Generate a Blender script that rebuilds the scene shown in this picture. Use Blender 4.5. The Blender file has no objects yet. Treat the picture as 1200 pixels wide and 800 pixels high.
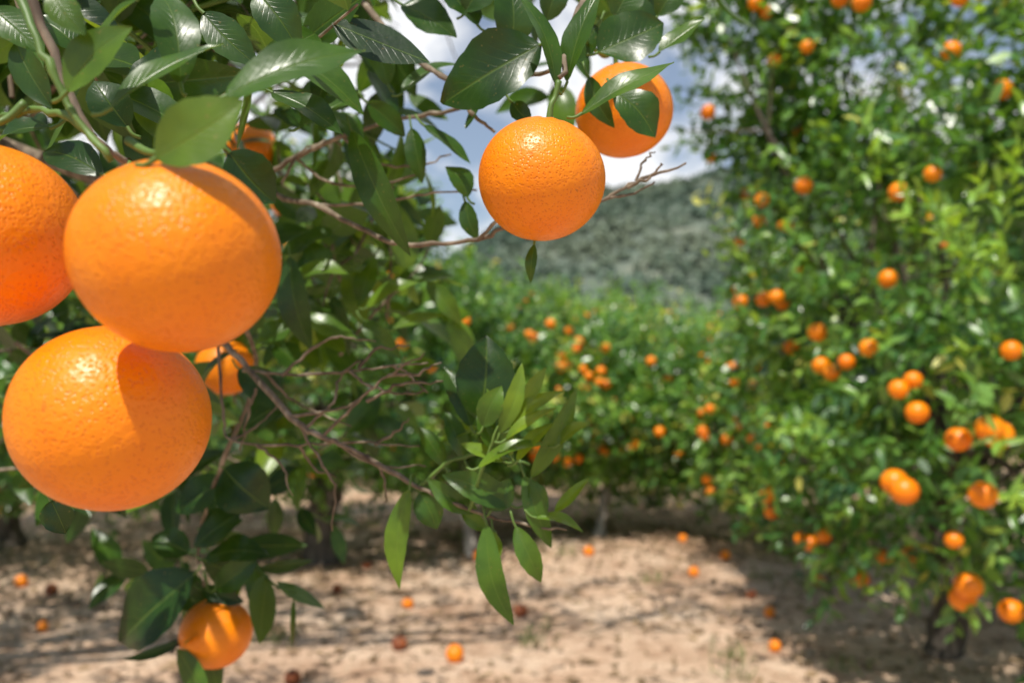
import bpy, math, random
import numpy as np
from mathutils import Vector, Matrix

R = np.random.default_rng(11)
random.seed(5)
scene = bpy.context.scene
H = 1.25            # eye height of the photographer (m)

def at(px, py, d):
    """world point from a surveyed bearing (1/1000 tangents) and distance along +Y"""
    return np.array([(px-600)/1000.0*d, d, H-(py-430)/1000.0*d])

# ------------------------------------------------------------------ node helpers
def new_mat(name):
    m = bpy.data.materials.new(name); m.use_nodes = True
    nt = m.node_tree; nt.nodes.clear()
    out = nt.nodes.new('ShaderNodeOutputMaterial')
    return m, nt, out
def nd(nt, typ, **kw):
    n = nt.nodes.new(typ)
    for k, v in kw.items():
        if k in n.inputs.keys(): n.inputs[k].default_value = v
        else: setattr(n, k, v)
    return n
def ramp(nt, fac, stops):
    r = nt.nodes.new('ShaderNodeValToRGB')
    el = r.color_ramp.elements
    while len(el) < len(stops): el.new(0.5)
    for e, (p, c) in zip(el, stops):
        e.position = p; e.color = (*c, 1) if len(c) == 3 else c
    nt.links.new(fac, r.inputs[0]); return r.outputs[0]
def mix(nt, fac, a, b, mode='MIX'):
    m = nt.nodes.new('ShaderNodeMix'); m.data_type = 'RGBA'; m.blend_type = mode
    for s, v in ((0, fac), (6, a), (7, b)):
        if hasattr(v, 'links'): nt.links.new(v, m.inputs[s])
        else: m.inputs[s].default_value = v if s == 0 else (*v, 1)
    return m.outputs[2]
def math_(nt, op, a, b=0.0, c=0.0):
    m = nt.nodes.new('ShaderNodeMath'); m.operation = op
    for i, v in enumerate((a, b, c)):
        if hasattr(v, 'links'): nt.links.new(v, m.inputs[i])
        else: m.inputs[i].default_value = v
    return m.outputs[0]

# ------------------------------------------------------------------ materials
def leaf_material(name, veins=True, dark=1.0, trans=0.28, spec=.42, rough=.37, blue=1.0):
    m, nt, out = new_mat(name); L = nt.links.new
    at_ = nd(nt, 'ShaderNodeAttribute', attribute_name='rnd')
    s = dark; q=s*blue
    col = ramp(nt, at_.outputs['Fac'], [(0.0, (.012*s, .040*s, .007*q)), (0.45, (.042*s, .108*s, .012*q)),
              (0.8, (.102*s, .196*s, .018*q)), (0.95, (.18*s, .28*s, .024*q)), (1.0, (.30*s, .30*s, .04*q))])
    p = nd(nt, 'ShaderNodeBsdfPrincipled', Roughness=rough)
    p.inputs['Specular IOR Level'].default_value = spec
    if veins:
        tc = nd(nt, 'ShaderNodeTexCoord')
        no = nd(nt, 'ShaderNodeTexNoise', Scale=38.0, Detail=4.0); L(tc.outputs['Object'], no.inputs['Vector'])
        f = ramp(nt, no.outputs['Fac'], [(0.32, (.62, .66, .7)), (0.7, (1.3, 1.22, 1.05))])
        col = mix(nt, 1.0, col, f, 'MULTIPLY')
        n2 = nd(nt, 'ShaderNodeTexNoise', Scale=420.0, Detail=2.0); L(tc.outputs['Object'], n2.inputs['Vector'])
        spots = ramp(nt, n2.outputs['Fac'], [(0.68, (0, 0, 0)), (0.73, (1, 1, 1))])
        col = mix(nt, math_(nt, 'MULTIPLY', spots, .4), col, (.22, .17, .06))
        sx = nd(nt, 'ShaderNodeSeparateXYZ'); L(tc.outputs['UV'], sx.inputs[0])
        ax = math_(nt, 'ABSOLUTE', math_(nt, 'SUBTRACT', sx.outputs[0], 0.5))
        mid = math_(nt, 'MAXIMUM', math_(nt, 'SUBTRACT', 1.0, math_(nt, 'MULTIPLY', ax, 36.0)), 0.0)
        # side veins sweep forward and curve, fading to the margin
        cv = math_(nt, 'MULTIPLY', math_(nt, 'POWER', ax, 0.8), 34.0)
        ph = math_(nt, 'ADD', math_(nt, 'SUBTRACT', math_(nt, 'MULTIPLY', sx.outputs[1], 64.0), cv), math_(nt, 'MULTIPLY', no.outputs['Fac'], 7.0))
        sv = math_(nt, 'POWER', math_(nt, 'MAXIMUM', math_(nt, 'SINE', ph), 0.0), 14.0)
        fade = math_(nt, 'MAXIMUM', math_(nt, 'SUBTRACT', 1.0, math_(nt, 'MULTIPLY', ax, 2.3)), 0.0)
        sv = math_(nt, 'MULTIPLY', math_(nt, 'MULTIPLY', sv, fade), 0.22)
        v = math_(nt, 'MAXIMUM', mid, sv)
        col = mix(nt, math_(nt, 'MULTIPLY', v, 0.5), col, (.13, .22, .04))
        bump_h = math_(nt, 'SUBTRACT', math_(nt, 'MULTIPLY', no.outputs['Fac'], 1.5), math_(nt, 'MULTIPLY', v, 0.6))
        bp = nd(nt, 'ShaderNodeBump', Strength=0.35, Distance=0.002); L(bump_h, bp.inputs['Height']); L(bp.outputs[0], p.inputs['Normal'])
        geo = nd(nt, 'ShaderNodeNewGeometry')
        pale = mix(nt, 0.45, col, (.10*s, .18*s, .05*s))
        col = mix(nt, geo.outputs['Backfacing'], col, pale)
    L(col, p.inputs['Base Color'])
    t = nd(nt, 'ShaderNodeBsdfTranslucent')
    L(mix(nt, 1.0, col, (2.9, 2.4, .7), 'MULTIPLY'), t.inputs['Color'])
    ms = nd(nt, 'ShaderNodeMixShader'); ms.inputs[0].default_value = trans
    L(p.outputs[0], ms.inputs[1]); L(t.outputs[0], ms.inputs[2]); L(ms.outputs[0], out.inputs[0])
    return m

def orange_material(name, hero=True):
    m, nt, out = new_mat(name); L = nt.links.new
    tc = nd(nt, 'ShaderNodeTexCoord')
    p = nd(nt, 'ShaderNodeBsdfPrincipled', Roughness=0.35)
    p.inputs['Specular IOR Level'].default_value = 0.45
    n1 = nd(nt, 'ShaderNodeTexNoise', Scale=16.0 if hero else 9.0, Detail=3.0); L(tc.outputs['Object'], n1.inputs['Vector'])
    col = ramp(nt, n1.outputs['Fac'], [(0.3, (.90, .200, .001)), (0.7, (.97, .290, .0012))])
    if hero:
        # oil glands: dense small pits of uneven size
        vo = nd(nt, 'ShaderNodeTexVoronoi', Scale=560.0); L(tc.outputs['Object'], vo.inputs['Vector'])
        n3 = nd(nt, 'ShaderNodeTexNoise', Scale=260.0, Detail=3.0); L(tc.outputs['Object'], n3.inputs['Vector'])
        h = math_(nt, 'ADD', math_(nt, 'MINIMUM', vo.outputs['Distance'], 0.45), math_(nt, 'MULTIPLY', n3.outputs['Fac'], .8))
        bp = nd(nt, 'ShaderNodeBump', Strength=0.95, Distance=0.0008); L(h, bp.inputs['Height']); L(bp.outputs[0], p.inputs['Normal'])
        pit = ramp(nt, vo.outputs['Distance'], [(0.05, (.80, .58, .45)), (0.34, (1, 1, 1))])
        col = mix(nt, 1.0, col, pit, 'MULTIPLY')
        n4 = nd(nt, 'ShaderNodeTexNoise', Scale=210.0, Detail=1.0); L(tc.outputs['Object'], n4.inputs['Vector'])
        sp = ramp(nt, n4.outputs['Fac'], [(0.77, (0, 0, 0)), (0.79, (1, 1, 1))])
        col = mix(nt, math_(nt, 'MULTIPLY', sp, 0.4), col, (.35, .10, .01))
    L(col, p.inputs['Base Color'])
    if hero:
        p.inputs['Subsurface Weight'].default_value = 0.04
        p.inputs['Subsurface Radius'].default_value = (1.0, .35, .05)
        p.inputs['Subsurface Scale'].default_value = 0.003
    L(p.outputs[0], out.inputs[0]); return m

def simple_mat(name, stops, scale=20.0, rough=0.8, bump=0.4, bdist=0.003, detail=6.0, stretch=None):
    m, nt, out = new_mat(name); L = nt.links.new
    tc = nd(nt, 'ShaderNodeTexCoord'); src = tc.outputs['Object']
    if stretch:
        mp = nd(nt, 'ShaderNodeMapping'); mp.inputs['Scale'].default_value = stretch; L(src, mp.inputs[0]); src = mp.outputs[0]
    n = nd(nt, 'ShaderNodeTexNoise', Scale=scale, Detail=detail); L(src, n.inputs['Vector'])
    p = nd(nt, 'ShaderNodeBsdfPrincipled', Roughness=rough); L(ramp(nt, n.outputs['Fac'], stops), p.inputs['Base Color'])
    b = nd(nt, 'ShaderNodeBump', Strength=bump, Distance=bdist); L(n.outputs['Fac'], b.inputs['Height']); L(b.outputs[0], p.inputs['Normal'])
    L(p.outputs[0], out.inputs[0]); return m

M_LEAF = leaf_material('citrus_leaf', spec=.5, rough=.32, dark=1.08)
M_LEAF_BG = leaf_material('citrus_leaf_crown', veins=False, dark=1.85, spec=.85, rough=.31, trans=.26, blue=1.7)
M_ORANGE = orange_material('orange_peel')
M_ORANGE_BG = orange_material('orange_peel_tree', hero=False)
M_CALYX = simple_mat('calyx', [(0.3, (.07, .11, .03)), (.7, (.16, .17, .06))], 200, .7)
M_TWIG = simple_mat('twig_bark', [(0.3, (.08, .055, .035)), (.55, (.21, .16, .11)), (.75, (.42, .35, .27))], 90, .85, .6, .001, stretch=(1, 1, .35))
M_GREEN = simple_mat('green_shoot', [(0.3, (.07, .14, .02)), (.7, (.13, .22, .04))], 60, .5, .2, .0005)
M_BARK = simple_mat('trunk_bark', [(0.3, (.05, .04, .032)), (.6, (.13, .105, .08)), (.8, (.24, .21, .17))], 22, .9, .7, .01, stretch=(1, 1, .25))
M_BARKP = simple_mat('pale_trunk_bark', [(0.3, (.22, .19, .16)), (.6, (.42, .38, .33)), (.8, (.60, .56, .50))], 22, .9, .6, .01, stretch=(1, 1, .25))
M_ROT = simple_mat('rotten_peel', [(0.35, (.10, .03, .012)), (.6, (.32, .08, .02)), (.8, (.5, .16, .02))], 40, .7)
M_DRY = simple_mat('dry_leaf', [(0.3, (.12, .07, .035)), (.7, (.33, .22, .11))], 6, .8, .2)
M_CLOD = simple_mat('soil_clod', [(0.3, (.32, .21, .13)), (.7, (.58, .43, .30))], 18, .95, .6)
M_GRASS = simple_mat('grass_blades', [(0.3, (.07, .12, .02)), (.7, (.20, .24, .06))], 3, .6, .1)

# ------------------------------------------------------------------ mesh helpers
class Acc:
    """accumulate verts + faces (+uv, rnd, material index)"""
    def __init__(s): s.V=[]; s.L=[]; s.T=[]; s.UV=[]; s.RN=[]; s.MI=[]; s.n=0
    def add(s, V, loops, totals, uv=None, rnd=None, mi=0):
        V=np.asarray(V,float); loops=np.asarray(loops); totals=np.asarray(totals)
        s.V.append(V); s.L.append(loops+s.n); s.T.append(totals); s.n+=len(V)
        s.UV.append(uv if uv is not None else np.zeros((len(V),2)))
        s.RN.append(np.full(len(totals),.5) if rnd is None else (np.full(len(totals),rnd) if np.isscalar(rnd) else rnd))
        s.MI.append(np.full(len(totals),mi))
    def obj(s, name, mats, parent=None, smooth=True, loc=None):
        V=np.concatenate(s.V); L=np.concatenate(s.L); T=np.concatenate(s.T); UV=np.concatenate(s.UV)
        me=bpy.data.meshes.new(name)
        me.vertices.add(len(V)); me.vertices.foreach_set('co',V.astype(np.float32).ravel())
        me.loops.add(len(L)); me.loops.foreach_set('vertex_index',L.astype(np.int32))
        me.polygons.add(len(T)); st=np.concatenate([[0],np.cumsum(T)[:-1]])
        me.polygons.foreach_set('loop_start',st.astype(np.int32))
        me.polygons.foreach_set('loop_total',T.astype(np.int32))
        me.update(calc_edges=True)
        u=me.uv_layers.new(name='UVMap'); u.data.foreach_set('uv',UV[L].astype(np.float32).ravel())
        a=me.attributes.new('rnd','FLOAT','FACE'); a.data.foreach_set('value',np.concatenate(s.RN).astype(np.float32))
        for m in mats: me.materials.append(m)
        me.polygons.foreach_set('material_index',np.concatenate(s.MI).astype(np.int32))
        me.polygons.foreach_set('use_smooth',np.full(len(T),smooth))
        me.validate(); me.update()
        return link(name, me, parent, loc)
def link(name, data, parent=None, loc=None):
    o=bpy.data.objects.new(name,data); scene.collection.objects.link(o)
    if parent: o.parent=parent
    if loc is not None: o.location=loc
    return o
def norm(v): return v/np.maximum(np.linalg.norm(v,axis=-1,keepdims=True),1e-9)

def grid_leaf(nt_, nu, arch=.06, fold=.16, tip=.10):
    """unit leaf: length 1 along y, width 1 along x"""
    V=[];UV=[]
    for i in range(nt_+1):
        t=i/nt_; w=(math.sin(math.pi*min(1,t**.88))**.75)*(1-.35*t**5) if 0<t<1 else 0.015
        for j in range(nu+1):
            u=-1+2*j/nu
            V.append((u*w*.5,t,-tip*t*t+arch*math.sin(math.pi*t)+fold*abs(u)*w*.3)); UV.append((.5+.5*u*max(w,.05),t))
    F=[]
    for i in range(nt_):
        for j in range(nu):
            a=i*(nu+1)+j; F+= [a,a+1,a+nu+2,a+nu+1]
    return np.array(V),np.array(F),np.full(nt_*nu,4),np.array(UV)
LOW=(np.array([(0,0,0),(-.42,.30,.05),(0,.30,-.0),(.42,.30,.05),(-.36,.66,.03),(0,.66,-.03),(.36,.66,.03),(0,1,-.12)],float),
     np.array([0,2,1, 0,3,2, 1,2,5,4, 2,3,6,5, 4,5,7, 5,6,7]), np.array([3,3,4,4,3,3]),
     np.array([(.5,0),(.08,.3),(.5,.3),(.92,.3),(.14,.66),(.5,.66),(.86,.66),(.5,1)]))
TUFT=(np.array([(0,0,0),(.5,.45,.05),(0,1,0),(-.5,.5,.05)],float),np.array([0,1,2,3]),np.array([4]),np.array([(.5,0),(1,.5),(.5,1),(0,.5)]))
MID=grid_leaf(6,4)
MIDH=grid_leaf(8,4)

def add_leaves(acc, tmpl, P, D, N, Ln, W, rn):
    TV,TL,TT,TUV=tmpl; n=len(P)
    if n==0: return
    D=norm(D); N=norm(N-D*(N*D).sum(1,keepdims=True)); S=np.cross(D,N)
    bend=R.uniform(-.5,1.6,(n,1))
    V=(P[:,None,:]+S[:,None,:]*(TV[None,:,0:1]*W[:,None,None])+D[:,None,:]*(TV[None,:,1:2]*Ln[:,None,None])
       +N[:,None,:]*((TV[None,:,2]*Ln[:,None]*bend)[:,:,None]))
    nv=len(TV); loops=(TL[None,:]+(np.arange(n)*nv)[:,None]).ravel()
    acc.add(V.reshape(-1,3),loops,np.tile(TT,n),np.tile(TUV,(n,1)),np.repeat(rn,len(TT)))

def tube(acc, pts, radii, seg=7, mi=0, sub=5, wob=0.0):
    pts=np.asarray(pts,float); radii=np.interp(np.linspace(0,1,len(pts)),np.linspace(0,1,len(radii)),radii)
    if len(pts)>2:
        E=np.vstack([2*pts[0]-pts[1],pts,2*pts[-1]-pts[-2]]); o=[];r=[]
        for i in range(len(pts)-1):
            p0,p1,p2,p3=E[i:i+4]
            for k in range(sub):
                t=k/sub; o.append(.5*((2*p1)+(-p0+p2)*t+(2*p0-5*p1+4*p2-p3)*t*t+(-p0+3*p1-3*p2+p3)*t**3)); r.append(radii[i]*(1-t)+radii[i+1]*t)
        o.append(pts[-1]); r.append(radii[-1]); pts=np.array(o); radii=np.array(r)
    if wob>0:
        pts=pts+R.normal(0,wob,pts.shape)*np.linspace(0,1,len(pts))[:,None]**.3; radii=radii*R.uniform(.82,1.25,len(radii))
    T=norm(np.gradient(pts,axis=0)); ref=np.array([.31,.2,.93]) if abs(T[0][2])<.85 else np.array([1,.1,0])
    A=norm(np.cross(T,ref)); B=np.cross(T,A); n=len(pts)
    an=np.linspace(0,2*np.pi,seg,endpoint=False)
    V=pts[:,None,:]+radii[:,None,None]*(A[:,None,:]*np.cos(an)[None,:,None]+B[:,None,:]*np.sin(an)[None,:,None])
    F=[]
    for i in range(n-1):
        for j in range(seg):
            k=(j+1)%seg; F+=[i*seg+j,i*seg+k,(i+1)*seg+k,(i+1)*seg+j]
    tot=[4]*((n-1)*seg)
    F+=[(n-1)*seg+j for j in range(seg)]; tot.append(seg)
    acc.add(V.reshape(-1,3),F,tot,mi=mi)

def sphere_t(nu,nv):
    V=[(0,0,1)]
    for i in range(1,nv):
        th=math.pi*i/nv
        for j in range(nu): V.append((math.sin(th)*math.cos(2*math.pi*j/nu),math.sin(th)*math.sin(2*math.pi*j/nu),math.cos(th)))
    V.append((0,0,-1)); F=[];T=[]
    for j in range(nu): F+=[0,1+j,1+(j+1)%nu];T.append(3)
    for i in range(nv-2):
        for j in range(nu):
            a=1+i*nu+j;b=1+i*nu+(j+1)%nu;F+=[a,a+nu,b+nu,b];T.append(4)
    for j in range(nu): F+=[len(V)-1,1+(nv-2)*nu+(j+1)%nu,1+(nv-2)*nu+j];T.append(3)
    return np.array(V),np.array(F),np.array(T)
SPH=sphere_t(18,12); SPHH=sphere_t(96,64); SPHL=sphere_t(7,5)
def add_spheres(acc, P, rad, tmpl=SPH, squash=.95, mi=0, lumpy=0.0):
    V,F,T=tmpl
    for p,r in zip(P,rad):
        q=V*r*np.array([1,1,squash])
        if lumpy: q=q*(1+lumpy*R.normal(size=(len(V),1)))*R.uniform(.6,1.2,(1,3))
        acc.add(q+p,F,T,mi=mi)

# ------------------------------------------------------------------ crowns
def crown(acc, lobes, shoots, leaf=.085, per=9, tmpl=LOW, seed=0, gap=-1.0, slen=.22, tonemean=.45):
    rr=np.random.default_rng(seed)
    lobes=np.array(lobes,float); w=(lobes[:,3]*lobes[:,4]+lobes[:,4]*lobes[:,5]+lobes[:,3]*lobes[:,5]); w/=w.sum()
    li=rr.choice(len(lobes),shoots,p=w); c=lobes[li,:3]; r=lobes[li,3:6]
    d=norm(rr.normal(size=(shoots,3)))
    ph=rr.uniform(0,6.28,6)
    lump=1+.11*np.sin(5*d[:,0]+ph[0]+li)*np.sin(5*d[:,1]+ph[1])+.10*np.sin(9*d[:,2]+ph[2]+li)*np.sin(8*d[:,0]+ph[3])
    rad=(1.0-.55*rr.uniform(size=shoots)**2.0)*lump
    P=c+d*r*rad[:,None]
    ok=np.ones(shoots,bool)
    for k,l in enumerate(lobes):
        q=np.linalg.norm((P-l[:3])/l[3:6],axis=1); ok&=~((li!=k)&(q<.70)&(rr.uniform(size=shoots)<.85))
    g=np.sin(6.3*P[:,0]+ph[0])+np.sin(5.7*P[:,1]+ph[4])+np.sin(6.9*P[:,2]+ph[5])+.6*np.sin(14*P[:,0]+13*P[:,2])
    ok&=(g>gap)|(rr.uniform(size=shoots)<.20)
    ok&=P[:,2]>.12
    P=P[ok]; d=d[ok]; r=r[ok]; n=len(P)
    out=norm(d/r); up=np.array([0,0,1.0])
    sd=norm(out*.7+up*np.where(P[:,2:3]>lobes[:,2].mean()-.3,.45,-.25)+rr.normal(0,.4,(n,3)))
    sl=slen*rr.uniform(.6,1.3,n)
    a=norm(np.cross(sd,rr.normal(size=(n,3)))); b=np.cross(sd,a)
    tone0=np.clip(tonemean+rr.normal(0,.22,n),0.02,.98)
    for k in range(per):
        t=(k+.6)/per; an=2.4*k
        pos=P+sd*(sl*t)[:,None]
        pe=a*math.cos(an)+b*math.sin(an)
        ld=sd*.5+pe*.85+rr.normal(0,.22,(n,3)); ld[:,2]-=.18
        nn=up*.75+out*.6+rr.normal(0,.42,(n,3))
        L=leaf*rr.uniform(.65,1.2,n)*(1-.25*t)
        rn=np.clip(tone0+rr.normal(0,.10,n)+.25*max(0,t-.6),0,1)
        add_leaves(acc,tmpl,pos,ld,nn,L,L*rr.uniform(.38,.52,n),rn)
    return P

def surf_pts(lobes,n,rr,scale=1.05,zmin=.35):
    lobes=np.array(lobes,float); res=[]
    while len(res)<n:
        l=lobes[rr.integers(len(lobes))]; d=norm(rr.normal(size=3)); p=l[:3]+d*l[3:6]*scale*rr.uniform(.90,1.03)
        if p[2]<zmin: continue
        if any(np.linalg.norm((p-m[:3])/m[3:6])<.88 for m in lobes): continue
        res.append(p)
    return np.array(res)

def skeleton(acc, base, lobes, rr, r0=.07, nl=14, lean=(0,0)):
    """tapered trunk, forking limbs and finer branches reaching into the crown"""
    fork=np.array([base[0]+lean[0],base[1]+lean[1],.48+.15*rr.uniform()])
    b=np.array([base[0],base[1],-.05])
    tube(acc,[b,b*.6+fork*.4+rr.normal(0,.02,3)*[1,1,0],fork],[r0*1.45,r0*1.02,r0*.95],10,wob=.004)
    lob=np.array(lobes)
    for i in range(nl):
        l=lob[i%len(lob)]; d=norm(rr.normal(size=3)+[0,0,.35]); tgt=l[:3]+d*l[3:6]*.85
        tgt[2]=max(tgt[2],.45)
        m1=fork*.65+tgt*.35+rr.normal(0,.07,3)+[0,0,.10]; m2=fork*.3+tgt*.7+rr.normal(0,.09,3)
        rl=r0*rr.uniform(.3,.62) if i<5 else r0*rr.uniform(.14,.3)
        tube(acc,[fork-[0,0,.03],m1,m2,tgt],[rl,rl*.75,rl*.45,rl*.15],7,sub=4,wob=.006)
        for k in range(3):
            e=m2+norm(rr.normal(size=3)+d)*rr.uniform(.25,.55); e[2]=max(e[2],.3)
            tube(acc,[m2,(m2+e)/2+rr.normal(0,.04,3),e],[rl*.35,rl*.2,rl*.08],5,sub=3,wob=.004)

near=[]   # (lobes, parent, fruit accumulator)
def make_tree(base, lobes, shoots, seed, r0=.07, leaf=.085, nfruit=30, lean=(0,0), gap=-1.0, nl=14, fr=.036, tone=.47, bark=None, extra=None):
    rr=np.random.default_rng(seed)
    e=link('orange_tree',None); e.empty_display_size=.3
    a=Acc(); crown(a,lobes,shoots,leaf=leaf,seed=seed,gap=gap,tonemean=tone)
    if extra: extra(a)
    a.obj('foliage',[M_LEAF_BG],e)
    a=Acc(); skeleton(a,base,lobes,rr,r0,nl,lean); a.obj('trunk_and_limbs',[bark or M_BARK],e)
    f=Acc()
    if nfruit:
        P=surf_pts(lobes,nfruit,rr,1.05)
        ex=[p+rr.normal(0,.05,3)-[0,0,.04] for p in P if rr.uniform()<.4]
        P=np.vstack([P]+[np.array(ex)]) if ex else P
        add_spheres(f,P,rr.uniform(fr*.82,fr*1.08,len(P)))
    near.append((np.array(lobes,float),e,f)); return e

def first_hit(px,py,trees,k=1.03):
    for d in np.arange(1.5,9,.02):
        p=at(px,py,d)
        for L_,e,f in trees:
            if (np.linalg.norm((p-L_[:,:3])/L_[:,3:6],axis=1)<k).any(): return p,f,d
    return None
# nearest tree of the right-hand row
LR=[(2.12,3.75,1.5,1.02,1.0,1.05),(2.3,3.7,2.5,1.05,.9,.85),(1.98,3.15,.98,.85,.80,.62),(2.3,2.85,1.65,.88,.75,.95),(1.45,3.65,.80,.37,.45,.42),(2.35,2.9,2.6,.7,.7,.7),(1.70,3.9,2.7,.5,.5,.5),(1.55,4.0,1.8,.5,.5,.7),
    (1.15,4.1,2.55,.26,.35,.36),(1.25,4.0,3.02,.50,.4,.26)]
def young_shoots(a):
    """pale new growth on the sunny side of the crown"""
    rr=np.random.default_rng(3)
    for px,py in [(1115,275),(1125,295),(1150,250),(1135,320),(1090,265),(1195,330),(925,300),(1010,215),(1060,180),(905,470),(1170,560),(880,500)]:
        h=first_hit(px,py,[(np.array(LR),None,None)])
        if not h: continue
        for s in range(3):
            p=h[0]+rr.normal(0,.05,3); n=8; sd=norm(np.array([-.3,-.5,.6])+rr.normal(0,.35,3)); t=np.linspace(0,1,n)
            ld=sd*.8+rr.normal(0,.55,(n,3)); add_leaves(a,LOW,p+sd*.16*t[:,None],ld,rr.normal(0,.4,(n,3))+[0,-.5,.8],rr.uniform(.05,.09,n),rr.uniform(.018,.028,n),rr.uniform(.78,.93,n))
make_tree((1.88,3.75),LR,6000,21,.06,.092,44,gap=-.6,nl=30,fr=.034,tone=.46,extra=young_shoots)
# other trees facing the clearing
make_tree((-1.24,5.6),[(-1.6,5.9,1.5,1.25,1.15,1.1),(-.85,5.7,1.3,.75,.9,.8),(-1.2,5.9,1.05,1.2,.9,.45),(-1.6,6.0,2.2,.9,.8,.5)],3700,22,.11,.092,34,tone=.42,lean=(0,.2))
make_tree((-3.5,5.9),[(-3.4,5.9,1.5,1.2,1.15,1.1),(-2.9,5.5,1.0,1.1,.85,.55),(-3.8,6,2.3,.9,.8,.5)],2800,23,.09,.092,24,tone=.42)
make_tree((-.25,5.6),[(-.15,6.5,1.1,.85,.85,.72),(.25,6.3,.95,.7,.7,.44)],2300,24,.032,.09,36,lean=(-.14,.35),tone=.52,bark=M_BARKP,gap=-.8)
make_tree((.62,6.15),[(.85,6.8,1.02,.95,.9,.70),(.4,6.6,.9,.7,.7,.44),(1.3,6.6,.9,.6,.7,.48)],2500,25,.034,.09,44,lean=(.12,.35),tone=.52,bark=M_BARKP,gap=-.8)
make_tree((1.95,5.5),[(2.2,6.3,1.0,1.0,.95,.8),(1.6,6.1,.85,.7,.7,.5),(2.9,6.2,1.5,.9,.9,.9)],2800,26,.045,.092,38,tone=.52,bark=M_BARKP,lean=(0,.35))
# tall tree added just out of view; overhead limbs placed to dapple the path
make_tree((-3.1,3.0),[(-3.2,3.0,1.7,.85,.9,1.0),(-2.2,2.95,3.0,.7,.55,.3),(-1.2,3.0,3.1,.7,.40,.20),(-.2,2.95,3.15,.6,.38,.20),(.75,3.0,3.15,.45,.35,.18)],1350,27,.09,.09,10,gap=-.3,nl=18)

# fruit seen hanging on the outside of those crowns (bearings), each put on the crown surface it hangs from
seen=[(893,236),(794,235),(853,313),(958,390),(962,428),(975,436),(992,424),(1075,482),(1123,512),(1160,500),(1170,508),(1060,570),(1048,562),(1152,575),
 (1185,411),(1093,208),(893,588),(910,687),(1000,680),(1008,672),(1135,680),(1128,692),(1185,712),(1152,748),(946,62),(1125,8),(1018,408),(1041,328),(942,223),(829,560),(832,574),
 (1053,455),(1070,445),(940,665),(965,625),(895,625),(1053,230),(985,5),(1010,15),(1115,65),
 (545,377),(597,384),(627,395),(620,392),(667,388),(679,400),(645,380),(763,423),(710,408),(690,440),(702,447),(683,432),
 (743,519),(740,521),(773,505),(685,573),(690,578),(650,533),(665,540),(630,522),(455,600),(440,603),(50,600),(45,615),(640,575),(455,298),(458,322),(448,300),
 (372,277),(505,430),(720,575),(786,590),(860,430),(868,355),(895,352),(910,350),(855,430)]
for i,(px,py) in enumerate(seen):
    hit=first_hit(px,py,near)
    if hit:
        p,f,d=hit; big=.0395 if (py>460 and px>1030) else .0325
        add_spheres(f,[p-np.array([(px-600)/1000,1,0])*(.03+.06*abs(math.sin(i*5)))],[big+.004*math.sin(i*7)])
for L_,e,f in near: f.obj('oranges',[M_ORANGE_BG],e)

# rows further back: three tree shapes reused
variants=[]
for k in range(3):
    rr=np.random.default_rng(60+k)
    lob=[(0,0,1.15,1.0,1.0,.85)]+[(*(rr.uniform(-.6,.6,2)),rr.uniform(.8,1.7),*rr.uniform(.45,.7,3)) for _ in range(5)]
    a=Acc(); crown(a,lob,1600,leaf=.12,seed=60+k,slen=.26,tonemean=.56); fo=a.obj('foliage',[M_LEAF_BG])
    a=Acc(); skeleton(a,(0,0),lob,rr,.06,8); tr=a.obj('trunk_and_limbs',[M_BARK])
    a=Acc(); P=surf_pts(lob,50,rr,1.08); add_spheres(a,P,rr.uniform(.034,.043,len(P)),tmpl=sphere_t(10,7)); fu=a.obj('oranges',[M_ORANGE_BG])
    variants.append((fo.data,tr.data,fu.data))
    for o in (fo,tr,fu): bpy.data.objects.remove(o)
rr=np.random.default_rng(99); c=0
for row,y in enumerate([9.4,12.8,16.8,21.5,27.5]):
    half=.66*y+1.5
    x=-half+rr.uniform(0,1)
    while x<half:
        v=variants[c%3]; c+=1
        e=link('orange_tree',None); e.location=(x+rr.uniform(-.3,.3),y+rr.uniform(-.4,.4),0); e.rotation_euler=(0,0,rr.uniform(0,6.28))
        s=rr.uniform(.78,1.16)*(1.12 if x<-1.5 else 1.0); e.scale=(s,s,s*(1+.02*row))
        for nme,dt in zip(('foliage','trunk_and_limbs','oranges'),v): link(nme,dt,e)
        x+=rr.uniform(2.5,3.2)

# ------------------------------------------------------------------ ground
def gh(x,y):
    return .018*np.sin(1.7*x+.6*np.sin(1.1*y))+.015*np.sin(2.3*y+1.3*np.sin(.8*x))+.008*np.sin(7*x+3*y)+.007*np.sin(9*y-5*x)
def axis_pts(c,lim,n):
    t=np.linspace(-1,1,n); return c+np.sign(t)*(np.abs(t)**3.2)*lim
X=axis_pts(0,900,341); Y=axis_pts(5,900,341)
gx,gy=np.meshgrid(X,Y); gz=gh(gx,gy)*(np.hypot(gx,gy-5)<60)
nx=len(X); idx=np.arange(nx*(nx-1)).reshape(nx-1,nx)[:,:-1].ravel()
a=Acc(); a.add(np.stack([gx.ravel(),gy.ravel(),gz.ravel()],1),np.stack([idx,idx+1,idx+nx+1,idx+nx],1).ravel(),np.full(len(idx),4))
m,nt,out=new_mat('sandy_soil'); Lk=nt.links.new
tc=nd(nt,'ShaderNodeTexCoord')
n1=nd(nt,'ShaderNodeTexNoise',Scale=1.3,Detail=6.0,Roughness=.65); n2=nd(nt,'ShaderNodeTexNoise',Scale=9.0,Detail=7.0,Roughness=.7); n3=nd(nt,'ShaderNodeTexNoise',Scale=60.0,Detail=3.0)
vo=nd(nt,'ShaderNodeTexVoronoi',Scale=28.0)
for n in (n1,n2,n3,vo): Lk(tc.outputs['Object'],n.inputs['Vector'])
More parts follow.
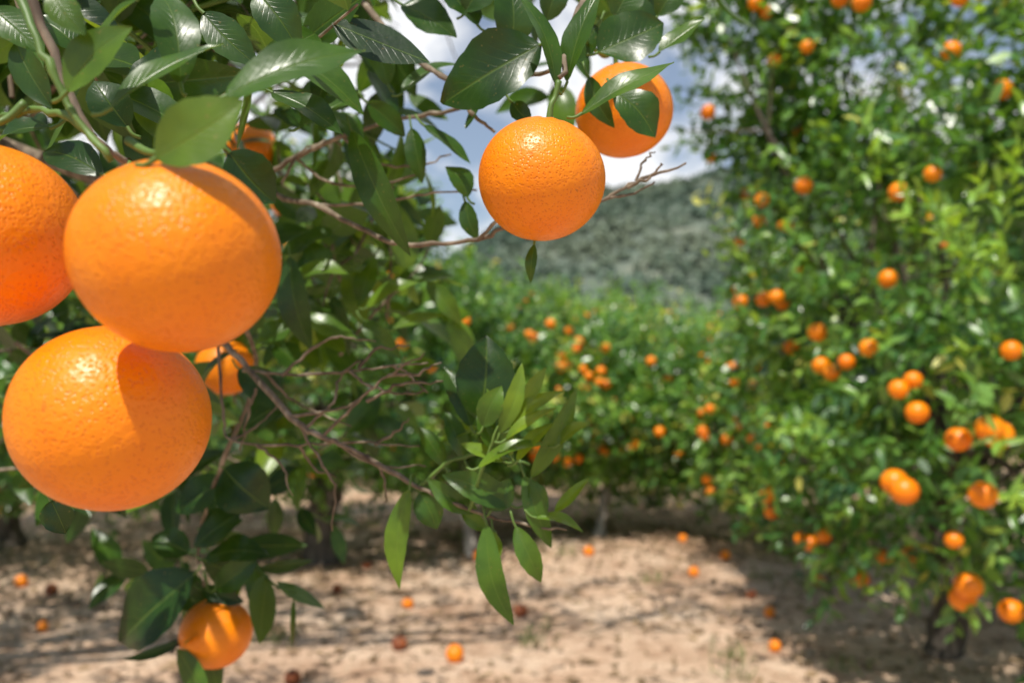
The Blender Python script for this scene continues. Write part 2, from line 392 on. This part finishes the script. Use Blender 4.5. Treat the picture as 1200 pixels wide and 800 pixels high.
c1=ramp(nt,n1.outputs['Fac'],[(.32,(.48,.305,.20)),(.45,(.70,.485,.34)),(.55,(.77,.565,.41)),(.7,(.82,.65,.50))])
c2=ramp(nt,n2.outputs['Fac'],[(.34,(.62,.53,.47)),(.52,(1,1,1)),(.75,(1.08,1.07,1.05))])
col=mix(nt,1.0,c1,c2,'MULTIPLY')
c3=ramp(nt,n3.outputs['Fac'],[(.35,(.75,.71,.66)),(.5,(1,1,1))]); col=mix(nt,1.0,col,c3,'MULTIPLY')
h=math_(nt,'ADD',math_(nt,'MULTIPLY',n2.outputs['Fac'],1.0),math_(nt,'MULTIPLY',n3.outputs['Fac'],.35)); h=math_(nt,'SUBTRACT',h,math_(nt,'MULTIPLY',vo.outputs['Distance'],.3))
b=nd(nt,'ShaderNodeBump',Strength=.9,Distance=.05); Lk(h,b.inputs['Height'])
p=nd(nt,'ShaderNodeBsdfPrincipled',Roughness=.95); Lk(col,p.inputs['Base Color']); Lk(b.outputs[0],p.inputs['Normal']); p.inputs['Specular IOR Level'].default_value=.15
Lk(p.outputs[0],out.inputs[0])
a.obj('ground',[m])

rr=np.random.default_rng(5)
# clods and pebbles
a=Acc(); n=3200; y=rr.uniform(2.6,9.5,n); x=rr.uniform(-.75,.75,n)*y; P=np.stack([x,y,gh(x,y)],1); add_spheres(a,P,.004+.022*rr.uniform(size=n)**4,tmpl=SPHL,squash=.6,lumpy=.12); a.obj('pebbles',[M_CLOD],smooth=False)
# leaf litter, denser under the crowns
a=Acc(); bases=np.array([(1.9,3.6),(-1.3,5.6),(-3.4,5.7),(-.1,6.0),(.8,6.3),(2.1,6.0),(-1.2,1.0),(-1.6,4.2)])
n=6000; k=rr.integers(len(bases),size=n); P2=bases[k]+rr.normal(0,.85,(n,2)); un=rr.uniform(size=n)<.35; P2[un]=np.stack([rr.uniform(-3,3,un.sum()),rr.uniform(2.6,9,un.sum())],1)
P=np.column_stack([P2,gh(P2[:,0],P2[:,1])+.008]); D=rr.normal(size=(n,3))*[1,1,.15]; N=rr.normal(0,.3,(n,3))+[0,0,1]
add_leaves(a,LOW,P,D,N,rr.uniform(.035,.08,n),rr.uniform(.015,.035,n),rr.uniform(size=n)); a.obj('fallen_leaves',[M_DRY])
a=Acc()
for _ in range(240):
    q=np.array([rr.uniform(-3,3),rr.uniform(3,7.5)]); an=rr.uniform(0,6.28); l=rr.uniform(.05,.28); e=q+l*np.array([math.cos(an),math.sin(an)]); mq=(q+e)/2+rr.normal(0,.02,2)
    tube(a,[(*q,gh(*q)+.006),(*mq,gh(*mq)+.012),(*e,gh(*e)+.006)],[.003,.0025,.0015],5,sub=2)
a.obj('fallen_twigs',[M_BARK])
# weeds
a=Acc(); tufts=[at(330,748,1.25/.318)[:2],at(325,755,3.9)[:2],at(780,600,7.3)[:2],at(660,650,5.6)[:2],at(990,790,3.45)[:2]]+[np.array([rr.uniform(-4,4),rr.uniform(5.5,11)]) for _ in range(150)]+[np.array([rr.uniform(-2,2),rr.uniform(3.2,5)]) for _ in range(7)]
for c_ in tufts:
    n=rr.integers(14,40); q=c_+rr.normal(0,.05,(n,2)); P=np.column_stack([q,gh(q[:,0],q[:,1])-.003]); D=rr.normal(0,.45,(n,3)); D[:,2]=1
    add_leaves(a,LOW,P,D,rr.normal(size=(n,3)),rr.uniform(.03,.10,n),np.full(n,.006),rr.uniform(size=n))
a.obj('grass',[M_GRASS])

# ------------------------------------------------------------------ hills
HN=200; hx=np.linspace(-420,560,HN); hy=np.linspace(110,620,110); gx,gy=np.meshgrid(hx,hy)
def hillz(x,y):
    u=(y-110)/330.; prof=np.where(u<1,np.sin(np.clip(u,0,1)*np.pi/2)**1.3,1-.25*(u-1))
    ridge=66+34*np.clip((x-20)/140.,-.6,1.5)+9*np.sin(x/46.)+5*np.sin(x/19.+1)+5*np.sin(x/60+y/50.)
    return ridge*prof-.6
gz=hillz(gx,gy)
idx=(np.arange(109)[:,None]*HN+np.arange(HN-1)[None,:]).ravel()
a=Acc(); a.add(np.stack([gx.ravel(),gy.ravel(),gz.ravel()],1),np.stack([idx,idx+1,idx+HN+1,idx+HN],1).ravel(),np.full(len(idx),4))
a.obj('hill',[simple_mat('hazed_scrub_hillside',[(.3,(.09,.125,.09)),(.55,(.12,.15,.11)),(.75,(.20,.21,.15))],.05,.95,.3,.5)])  # distance haze is painted into the slope's greyish green
# woods covering the hill
a=Acc(); n=11000; tx=rr.uniform(-170,380,n); ty=112+330*rr.uniform(size=n)**.75; tz=hillz(tx,ty); per=22
c_=np.repeat(np.stack([tx,ty,tz],1),per,0); s_=np.repeat(rr.uniform(1.0,2.6,n),per)
d_=norm(rr.normal(size=(n*per,3))); d_[:,2]=np.abs(d_[:,2])*1.3
P=c_+d_*s_[:,None]*rr.uniform(.6,1,(n*per,1)); tn=np.repeat(np.clip(.5+.3*np.sin(tx/22)+.25*np.sin(ty/18+tx/35)+rr.normal(0,.12,n),0,1),per)
add_leaves(a,TUFT,P,rr.normal(size=P.shape),d_*.5+[0,-.4,1.0],s_*.7,s_*.7,np.clip(tn+rr.normal(0,.08,n*per),0,1))
mh,nt,out=new_mat('hazed_distant_woods'); at_=nd(nt,'ShaderNodeAttribute',attribute_name='rnd')
pp=nd(nt,'ShaderNodeBsdfDiffuse'); nt.links.new(ramp(nt,at_.outputs['Fac'],[(0,(.065,.105,.08)),(.5,(.10,.145,.105)),(1,(.17,.205,.14))]),pp.inputs['Color']); nt.links.new(pp.outputs[0],out.inputs[0])  # pale blue-green tones carry the air haze in the foliage colour
a.obj('background_trees',[mh])

# ------------------------------------------------------------------ hero oranges
def hero_orange(name,c,r,seed,tilt=(.1,.1),stem=None,mat=None,squash=.95):
    rr=np.random.default_rng(seed); V,F,T=SPHH; z=V[:,2]; rho=np.hypot(V[:,0],V[:,1])
    ph=rr.uniform(0,6.28,4)
    k=1+.010*np.sin(2*np.arctan2(V[:,1],V[:,0])+ph[0])*rho+.008*np.sin(3*V[:,0]+ph[1])+.007*np.sin(3*V[:,2]+ph[2])
    k-=.055*np.exp(-(rho/.17)**2)*(z>0)+.015*np.exp(-(rho/.1)**2)*(z<0)
    ang=np.arctan2(V[:,1],V[:,0]); k-=.012*np.cos(ang*7+ph[3])*np.exp(-((rho-.2)/.13)**2)*(z>0)
    Vn=V*k[:,None]*np.array([1,1,squash])
    a=Acc(); a.add(Vn*r,F,T,mi=0)
    top=squash*.948*r; ring=[(0,0,top+.05*r)]; nn=10
    for j in range(nn):
        q=(.17 if j%2==0 else .10)*r; an=2*math.pi*j/nn; ring.append((q*math.cos(an),q*math.sin(an),top+(.012 if j%2 else .03)*r))
    FF=[];TT=[]
    for j in range(nn): FF+=[0,1+j,1+(j+1)%nn];TT.append(3)
    low=[(x*.8,y*.8,top-.03*r) for x,y,_ in ring[1:]]
    base=len(ring); ring+=low
    for j in range(nn): FF+=[1+j,base+j,base+(j+1)%nn,1+(j+1)%nn];TT.append(4)
    a.add(ring,FF,TT,mi=1)
    rot=Matrix.Rotation(tilt[0],3,'X')@Matrix.Rotation(tilt[1],3,'Y'); Rm=np.array(rot)
    for i in range(len(a.V)): a.V[i]=a.V[i]@Rm.T
    if stem is not None:
        tp=Rm@np.array([0,0,top]); e=np.array(stem)-c; tube(a,[tp,tp+(Rm@np.array([0,0,.25*r])),tp*.4+e*.6,e],[.0022,.0017,.0016,.002],8,mi=2)
    return a.obj(name,[mat or M_ORANGE,M_CALYX,M_GREEN],loc=tuple(c))
hero_orange('orange',at(207,301,.325),.0385,1,(-.25,.1),at(150,165,.36))
hero_orange('orange',at(131,490,.372),.0415,2,(-.1,.2),at(150,190,.40))
hero_orange('orange',at(-17,277,.375),.0413,3,(.1,-.2),at(30,120,.38))
hero_orange('orange',at(635,211,.533),.0398,4,(.10,.12),at(655,95,.53))
hero_orange('orange',at(731,130,.70),.0400,5,(.2,-.2),at(700,60,.68))
hero_orange('orange',at(253,741,.905),.0380,6,(.1,-.15),at(240,672,.90))
hero_orange('orange',at(264,430,1.12),.0385,7,(.1,.2),at(255,380,1.1))
hero_orange('orange',at(294,172,1.30),.0390,8,(.1,.2),at(290,120,1.3))
hero_orange('orange',at(333,240,2.6),.0390,9,(.1,.2))
for i,(px,py,rot) in enumerate([(533,776,0),(50,748,0),(908,768,0),(902,724,0),(478,705,0),(813,678,0),(577,694,1),(468,760,1),(343,796,1),(238,798,0),(25,690,0),(960,690,0),(610,720,1),(60,700,1),(560,655,0),(690,655,0),(850,660,0),(800,640,0),(430,660,1),(395,690,1),(880,700,1)]):
    g=at(px,py,H/((py-430)/1000.)); r=.040 if i in(0,) else .034*(.72+.35*abs(math.sin(i*3)))
    hero_orange('rotten_orange' if rot else 'fallen_orange',np.array([g[0],g[1],gh(g[0],g[1])+r*.72]),r,30+i,(1.2*math.sin(i),1.5*math.cos(i*2)),mat=M_ROT if rot else None)

# ------------------------------------------------------------------ foreground tree
tree=link('orange_tree',None)
br=Acc()   # mats 0 bark twig, 1 green shoot, 2 trunk bark
TB=np.array([-1.25,.85,-.05]); CR=np.array([-1.15,.85,.75])
tube(br,[TB,(TB+CR)/2+[.02,0,0],CR],[.085,.062,.058],12,mi=2,wob=.003)
def limb(pts,rad,mi=0,seg=8,wob=.0008): tube(br,pts,rad,seg,mi=mi,sub=6,wob=wob)
limb([CR,(-1.05,.95,1.2),(-.85,1.0,1.6),(-.55,.95,1.75)],[.045,.035,.022,.014],2,10)
limb([CR,(-1.2,1.2,1.3),(-1.0,1.5,1.9),(-.7,1.7,2.3)],[.04,.03,.02,.008],2,10)
limb([CR,(-1.3,.7,1.3),(-1.4,.6,1.8),(-1.5,.5,2.2)],[.04,.03,.02,.008],2,10)
limb([(-.85,1.0,1.6),(-.6,.8,1.72),(-.32,.55,1.68),(0.0,.6,1.62),(.06,.6,1.52)],[.02,.014,.006,.004,.003],0)
limb([(-.6,.8,1.72),(-.4,.5,1.62),(-.25,.4,1.48),at(60,60,.38),at(110,160,.37),at(150,190,.38)],[.010,.005,.003,.002,.0017,.0015],0)
limb([at(10,-30,.36),at(50,60,.35),at(85,130,.35),at(130,185,.345)],[.002,.0018,.0016,.0014],1)
limb([at(110,160,.37),at(60,130,.38),at(0,140,.39)],[.002,.0016,.0014],1)
# twig passing behind the sunlit orange
limb([(-.85,1.0,1.6),at(120,60,.95),at(300,212,.80),at(370,240,.72),at(430,272,.68),at(480,286,.65),at(560,281,.63),at(590,268,.62),at(640,258,.62),at(705,236,.62),at(745,212,.62),at(803,193,.62)],[.009,.005,.0028,.0022,.0020,.0018,.0017,.0016,.0015,.0014,.0012,.0008])
limb([at(735,220,.62),at(765,205,.615),at(775,192,.61)],[.0012,.0009,.0006]); limb([at(715,232,.62),at(745,225,.625),at(768,213,.63)],[.0011,.0008,.0006])
limb([at(745,212,.62),at(757,185,.62),at(768,178,.62)],[.0011,.0008,.0006])
limb([at(560,281,.63),at(590,250,.60),at(600,225,.60)],[.0014,.0011,.0008])
limb([at(300,212,.80),at(345,185,.78),at(400,160,.76),at(470,140,.74),at(540,125,.70),at(600,95,.62),at(650,85,.56)],[.003,.0024,.0020,.0017,.0016,.0015,.0015])
limb([at(580,155,.62),at(555,135,.62),at(530,100,.62),at(480,60,.66),at(400,-20,.8)],[.0012,.0015,.0018,.0022,.003])
limb([at(370,240,.72),at(440,238,.72),at(500,228,.71),at(560,222,.70)],[.0015,.0012,.001,.0008])
limb([at(345,185,.78),at(390,215,.78),at(450,215,.77),at(500,200,.76)],[.0014,.0012,.001,.0008])
limb([at(400,160,.76),at(440,190,.75),at(490,195,.74),at(530,180,.74)],[.0013,.0011,.0009,.0007])
limb([at(330,215,.77),at(350,180,.77),at(385,165,.77),at(400,170,.77)],[.0013,.0011,.0009,.0007])
limb([(.06,.6,1.52),at(675,20,.57),at(655,95,.54)],[.003,.0022,.0017],0)
limb([at(675,20,.57),at(700,60,.64),at(760,60,.66)],[.002,.0016,.0012],1)
# lower branch
limb([(-.85,1.0,1.6),at(150,230,.9),at(235,370,.80),at(272,412,.76),at(340,487,.72),at(378,512,.70),at(420,530,.69),at(490,570,.67),at(550,597,.65),at(600,610,.64),at(665,621,.63)],[.010,.006,.0034,.0028,.0024,.0022,.0020,.0018,.0015,.0013,.0008])
for pl in [[(285,434,.75),(340,438,.74),(410,435,.72),(460,428,.70),(502,425,.69)],[(255,400,.78),(262,480,.76),(272,516,.75),(350,521,.73),(420,518,.72),(492,524,.70)],
           [(378,512,.70),(420,470,.69),(455,440,.68),(497,415,.66)],[(455,440,.68),(490,437,.67),(515,425,.67)],[(340,487,.72),(400,478,.70),(430,460,.69)],
           [(345,490,.72),(375,540,.71),(392,575,.71),(388,620,.72)],[(390,515,.70),(440,545,.69),(500,545,.68)],[(420,432,.72),(440,410,.72),(480,405,.71)],[(430,470,.69),(470,450,.68),(520,447,.68)],
           [(310,437,.75),(345,470,.76),(410,500,.75)],[(350,521,.73),(365,545,.74),(395,560,.74)],[(440,520,.72),(465,505,.71),(480,490,.70)],[(272,516,.75),(300,500,.76),(330,470,.77)],
           [(330,440,.74),(370,405,.74),(400,395,.73),(440,400,.72)],[(360,500,.71),(390,470,.71),(400,440,.72),(425,420,.72)],[(300,455,.75),(290,490,.75),(282,530,.76)],[(430,532,.69),(450,560,.69),(452,590,.70)],
           [(460,428,.70),(480,440,.70),(500,460,.70)],[(300,520,.74),(330,545,.74),(340,580,.74)],[(410,435,.72),(430,450,.71),(470,462,.70),(500,458,.69)]]:
    P=[at(*q) for q in pl]; limb(P,[.0015,.0012,.001,.0006],0,6,.0009)
limb([at(550,597,.65),at(562,560,.63),at(580,510,.62),at(590,480,.62)],[.0015,.0014,.0012,.001],1)
limb([at(490,570,.67),at(530,540,.66),at(575,530,.65),at(620,545,.65)],[.0014,.0013,.0012,.001],1)
limb([at(150,190,.40),at(300,420,.80),at(262,540,.84),at(240,600,.88),at(232,650,.90),at(240,685,.90)],[.002,.0022,.0022,.002,.0018,.0016],0)

hl=Acc()
def hero_leaf(bx,by,tx,ty,d,wpx,tone,roll=0.0,dt=0.0,arch=.10,fold=.22,petiole=True):
    p0=at(bx,by,d); p1=at(tx,ty,d+dt); ax=p1-p0; Ln=np.linalg.norm(ax); ax/=Ln
    view=norm(np.array([0,-.86,.5])); S=norm(np.cross(ax,view)); N=np.cross(S,ax)
    N=-N if np.dot(N,view)<0 else N; S=np.cross(ax,N)
    c,s=math.cos(roll),math.sin(roll); N,S=N*c+S*s,S*c-N*s
    W=wpx/1000.*d; nt_,nu=18,8; V=[];UV=[]; ph=R.uniform(0,6.28,3); wv=R.uniform(.02,.07)
    sb=R.uniform(-.06,.06)
    for i in range(nt_+1):
        t=i/nt_; w=(math.sin(math.pi*t**.9)**.72)*(1-.3*t**6) if 0<i<nt_ else .02
        for j in range(nu+1):
            u=-1+2*j/nu
            z=arch*math.sin(math.pi*t)*Ln+fold*(abs(u)**1.2)*w*W*.5+wv*W*math.sin(9*t+ph[0]+(1.5 if u>0 else 0))*abs(u)**2
            V.append(p0+ax*Ln*t+S*(u*w*W*.5*(1+.025*math.sin(34*t+ph[1]))+sb*Ln*math.sin(math.pi*t))+N*z); UV.append((.5+.5*u,t))
    F=[]
    for i in range(nt_):
        for j in range(nu):
            a_=i*(nu+1)+j; F+=[a_,a_+1,a_+nu+2,a_+nu+1]
    hl.add(V,F,[4]*(nt_*nu),np.array(UV),tone)
    if petiole:
        tube(br,[p0+ax*Ln*.02,p0-ax*.004,p0-ax*.009+np.array([0,.002,.003])],[.0011,.0009,.001],6,mi=1,sub=3)
LV=[ # around the big oranges
(182,186,287,118,.30,82,.66,.3,0),(262,114,428,60,.335,66,.42,.05,.02),(78,108,155,32,.345,58,.70,.2,0),(128,128,262,52,.35,50,.45,-.3,.02),
(212,100,188,-8,.37,54,.30,.3,.02),(268,178,322,238,.37,62,.08,.2,.01),(120,205,52,178,.40,48,.10,0,.02),(60,150,-15,182,.42,50,.15,.4,0),(18,50,62,128,.40,40,.3,.4,0),
(-10,10,48,62,.40,44,.4,0,0),(160,0,112,58,.36,40,.52,.5,0),(238,15,302,78,.45,44,.25,.2,0),(300,-10,352,62,.50,50,.3,.2,0),(60,-10,100,42,.34,38,.6,0,0),
(318,108,402,158,.55,44,.22,-.3,0),(300,100,362,30,.55,44,.35,.4,0),(150,150,110,95,.42,48,.1,.1,0),(205,60,150,100,.44,50,.12,.1,0),(95,60,40,20,.42,52,.2,.3,0),
(350,150,420,110,.6,42,.3,-.3,.02),(330,60,420,20,.62,40,.4,-.5,.02),(372,90,352,20,.6,40,.3,.3,.02),(400,60,372,130,.65,38,.2,.3,0),
(412,152,481,300,.62,40,.32,.5,0),(497,147,552,192,.66,28,.35,-.5,0),(548,232,522,195,.66,34,.4,.3,0),(545,236,560,282,.66,22,.3,.3,0),(430,120,475,160,.68,30,.4,.3,.02),
(470,110,540,75,.66,32,.35,-.4,.02),(455,100,430,45,.7,32,.5,.3,0),(482,150,495,215,.7,26,.3,.4,0),(425,170,380,130,.72,32,.45,.3,0),
# top centre
(634,52,518,122,.56,90,.10,-.3,.02),(652,100,608,-5,.54,34,.42,.5,0),(664,98,708,-18,.55,38,.38,-.5,0),(700,62,778,28,.60,70,.22,.2,.01),(680,134,790,74,.52,36,.52,-.25,0),
(722,108,768,162,.58,50,.28,.2,0),(772,62,826,22,.62,34,.5,-.4,0),(600,60,596,-25,.60,50,.22,.2,0),(560,30,515,-20,.62,46,.2,.3,0),(470,5,535,45,.64,46,.22,.1,0),
(545,15,585,-30,.62,46,.3,.2,0),(720,20,745,-35,.62,44,.3,.4,0),(640,25,660,-30,.62,34,.35,.4,0),(760,50,735,-15,.64,44,.25,.2,0),(690,90,720,150,.60,26,.3,.6,0),(590,90,545,150,.62,34,.2,.6,0),
(700,30,668,78,.62,40,.15,.1,.01),(770,20,800,-20,.66,34,.4,.3,0),(600,120,622,145,.58,24,.2,.2,0),
(626,286,622,332,.56,15,.4,.4,0),
# centre-low spray
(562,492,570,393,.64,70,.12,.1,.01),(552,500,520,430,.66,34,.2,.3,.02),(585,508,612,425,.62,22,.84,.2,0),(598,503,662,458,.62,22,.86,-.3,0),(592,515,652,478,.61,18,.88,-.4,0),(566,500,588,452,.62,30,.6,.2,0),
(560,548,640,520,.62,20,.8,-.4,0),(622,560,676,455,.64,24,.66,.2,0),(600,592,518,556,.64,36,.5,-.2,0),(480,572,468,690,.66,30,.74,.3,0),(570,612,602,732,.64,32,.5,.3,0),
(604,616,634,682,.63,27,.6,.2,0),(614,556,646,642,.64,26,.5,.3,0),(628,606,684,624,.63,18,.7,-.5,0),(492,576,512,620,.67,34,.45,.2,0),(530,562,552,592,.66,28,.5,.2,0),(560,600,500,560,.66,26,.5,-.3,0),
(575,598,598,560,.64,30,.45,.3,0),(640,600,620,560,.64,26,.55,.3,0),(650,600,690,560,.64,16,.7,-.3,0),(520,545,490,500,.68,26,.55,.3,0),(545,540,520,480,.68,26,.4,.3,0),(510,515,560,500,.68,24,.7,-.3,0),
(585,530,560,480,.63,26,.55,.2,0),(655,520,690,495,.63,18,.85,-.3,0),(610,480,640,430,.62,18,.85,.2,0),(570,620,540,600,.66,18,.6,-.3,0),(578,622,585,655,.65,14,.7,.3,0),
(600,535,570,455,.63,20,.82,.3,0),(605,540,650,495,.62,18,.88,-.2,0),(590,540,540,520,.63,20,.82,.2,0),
# lower left
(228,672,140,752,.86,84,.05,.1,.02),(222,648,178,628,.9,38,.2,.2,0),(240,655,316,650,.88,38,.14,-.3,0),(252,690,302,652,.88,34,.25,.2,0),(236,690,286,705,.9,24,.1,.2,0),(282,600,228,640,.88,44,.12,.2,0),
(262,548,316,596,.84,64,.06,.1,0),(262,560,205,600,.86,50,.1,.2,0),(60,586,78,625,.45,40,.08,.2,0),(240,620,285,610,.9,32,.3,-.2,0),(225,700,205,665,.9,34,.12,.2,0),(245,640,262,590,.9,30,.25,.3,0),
# mid left
(340,300,366,412,.8,40,.2,.4,0),(335,470,285,500,.8,46,.1,.2,0),(280,432,336,482,.78,40,.15,.2,0),(342,330,410,320,.85,34,.7,-.3,0),(300,400,350,380,.85,38,.5,-.2,0),(350,370,420,400,.85,34,.6,-.3,0),
(380,330,360,280,.9,36,.5,.3,0),(430,360,490,330,.85,26,.75,-.3,0),(425,375,470,420,.85,26,.5,.3,0),(270,350,330,300,.8,40,.4,-.2,0),(440,300,420,360,.9,32,.5,.3,0),
(390,270,330,300,.9,34,.5,.3,0),(500,330,540,380,.9,24,.65,.3,0),(350,430,320,400,.9,34,.3,.3,0),(460,385,520,370,.9,22,.75,-.3,0)]
for l in LV: hero_leaf(*l[:7],roll=l[7],dt=l[8],arch=R.uniform(.02,.16))
hl.obj('hanging_leaves',[M_LEAF],tree)

# leafy sprays of the same tree, further inside its crown
fl=Acc(); rr=np.random.default_rng(77)
def sprays(region,n,tone,per=8,leaf=.08):
    x0,x1,y0,y1,d0,d1=region
    for _ in range(n):
        p=at(rr.uniform(x0,x1),rr.uniform(y0,y1),rr.uniform(d0,d1)); sd=norm(rr.normal(size=3)+[.5,-.1,.1]); sl=rr.uniform(.08,.18)
        e=p+sd*sl; mid=(p+e)/2+rr.normal(0,.012,3); tube(br,[p-sd*.06,p,mid,e],[.0022,.0018,.0014,.0008],6,mi=0 if rr.uniform()<.5 else 1,sub=3)
        a_=norm(np.cross(sd,rr.normal(size=3))); b_=np.cross(sd,a_); k=np.arange(per); t=(k+.5)/per
        pos=p+sd*sl*t[:,None]; pe=a_*np.cos(2.4*k)[:,None]+b_*np.sin(2.4*k)[:,None]
        ld=sd*.55+pe*.8+rr.normal(0,.2,(per,3)); ld[:,2]-=.2
        nn=np.array([0,-.5,.8])+rr.normal(0,.5,(per,3)); L=leaf*rr.uniform(.6,1.1,per)
        add_leaves(fl,MIDH,pos,ld,nn,L,L*rr.uniform(.36,.5,per),np.clip(tone+rr.normal(0,.22,per),0,.95))
sprays((-60,300,-120,120,.55,1.0),40,.36); sprays((-60,290,-60,260,.9,1.6),40,.36)
sprays((300,430,-60,110,.8,1.4),10,.42); sprays((480,800,-110,0,.7,1.1),15,.4); sprays((240,430,130,260,1.1,1.8),14,.42)
sprays((240,480,280,420,.95,1.6),24,.58); sprays((230,420,420,560,1.1,1.8),15,.42); sprays((170,310,560,680,.95,1.2),6,.2); sprays((0,90,380,560,.8,1.4),14,.2)
crown(fl,[(-1.45,1.6,2.0,.8,.75,.85),(-1.6,.5,1.9,.8,.6,.7)],330,leaf=.085,tmpl=MID,seed=5,gap=-3)
fl.obj('crown_leaves',[M_LEAF],tree)
br.obj('trunk_and_branches',[M_TWIG,M_GREEN,M_BARK],tree)

# ------------------------------------------------------------------ light
to_sun=Vector((-.20,-.50,1.0)).normalized()
el=math.asin(to_sun.z); az=math.atan2(to_sun.x,to_sun.y)
sun=bpy.data.lights.new('sun','SUN'); sun.energy=5.0; sun.angle=math.radians(.5); sun.color=(1,.95,.86)
so=link('sun',sun); so.rotation_euler=to_sun.to_track_quat('Z','Y').to_euler()
w=bpy.data.worlds.new('World'); scene.world=w; w.use_nodes=True; nt=w.node_tree; nt.nodes.clear(); Lk=nt.links.new
out=nt.nodes.new('ShaderNodeOutputWorld'); bg=nt.nodes.new('ShaderNodeBackground'); bg.inputs[1].default_value=.115
sky=nt.nodes.new('ShaderNodeTexSky'); sky.sky_type='NISHITA'; sky.sun_disc=False; sky.sun_elevation=el; sky.sun_rotation=az
tc=nt.nodes.new('ShaderNodeTexCoord'); mp=nt.nodes.new('ShaderNodeMapping'); mp.inputs['Scale'].default_value=(1,1,1.8); mp.inputs['Location'].default_value=(.62,.1,.25)
Lk(tc.outputs['Generated'],mp.inputs[0]); no=nd(nt,'ShaderNodeTexNoise',Scale=5.0,Detail=8.0,Roughness=.55); Lk(mp.outputs[0],no.inputs['Vector'])
fac=ramp(nt,no.outputs['Fac'],[(.40,(.12,.12,.12)),(.53,(1,1,1))])
# clouds masked to the view (+Y); unseen sky cleared to lower the fill light
sp=nt.nodes.new('ShaderNodeSeparateXYZ'); Lk(tc.outputs['Generated'],sp.inputs[0])
msk=ramp(nt,sp.outputs[1],[(.25,(0,0,0)),(.6,(1,1,1))])
fac=math_(nt,'MULTIPLY',fac,msk)
Lk(mix(nt,fac,sky.outputs[0],(8.9,9.0,9.2)),bg.inputs[0]); Lk(bg.outputs[0],out.inputs[0])

# ------------------------------------------------------------------ camera
cam=bpy.data.cameras.new('camera'); cam.lens=30; cam.sensor_width=36; cam.shift_y=.025; cam.clip_start=.02; cam.clip_end=3000
cam.dof.use_dof=True; cam.dof.focus_distance=.47; cam.dof.aperture_fstop=5.9; cam.dof.aperture_blades=7
co=link('camera',cam); co.location=(0,0,H); co.rotation_euler=(math.pi/2,0,0); scene.camera=co
scene.view_settings.view_transform='Standard'; scene.view_settings.look='None'; scene.view_settings.exposure=0
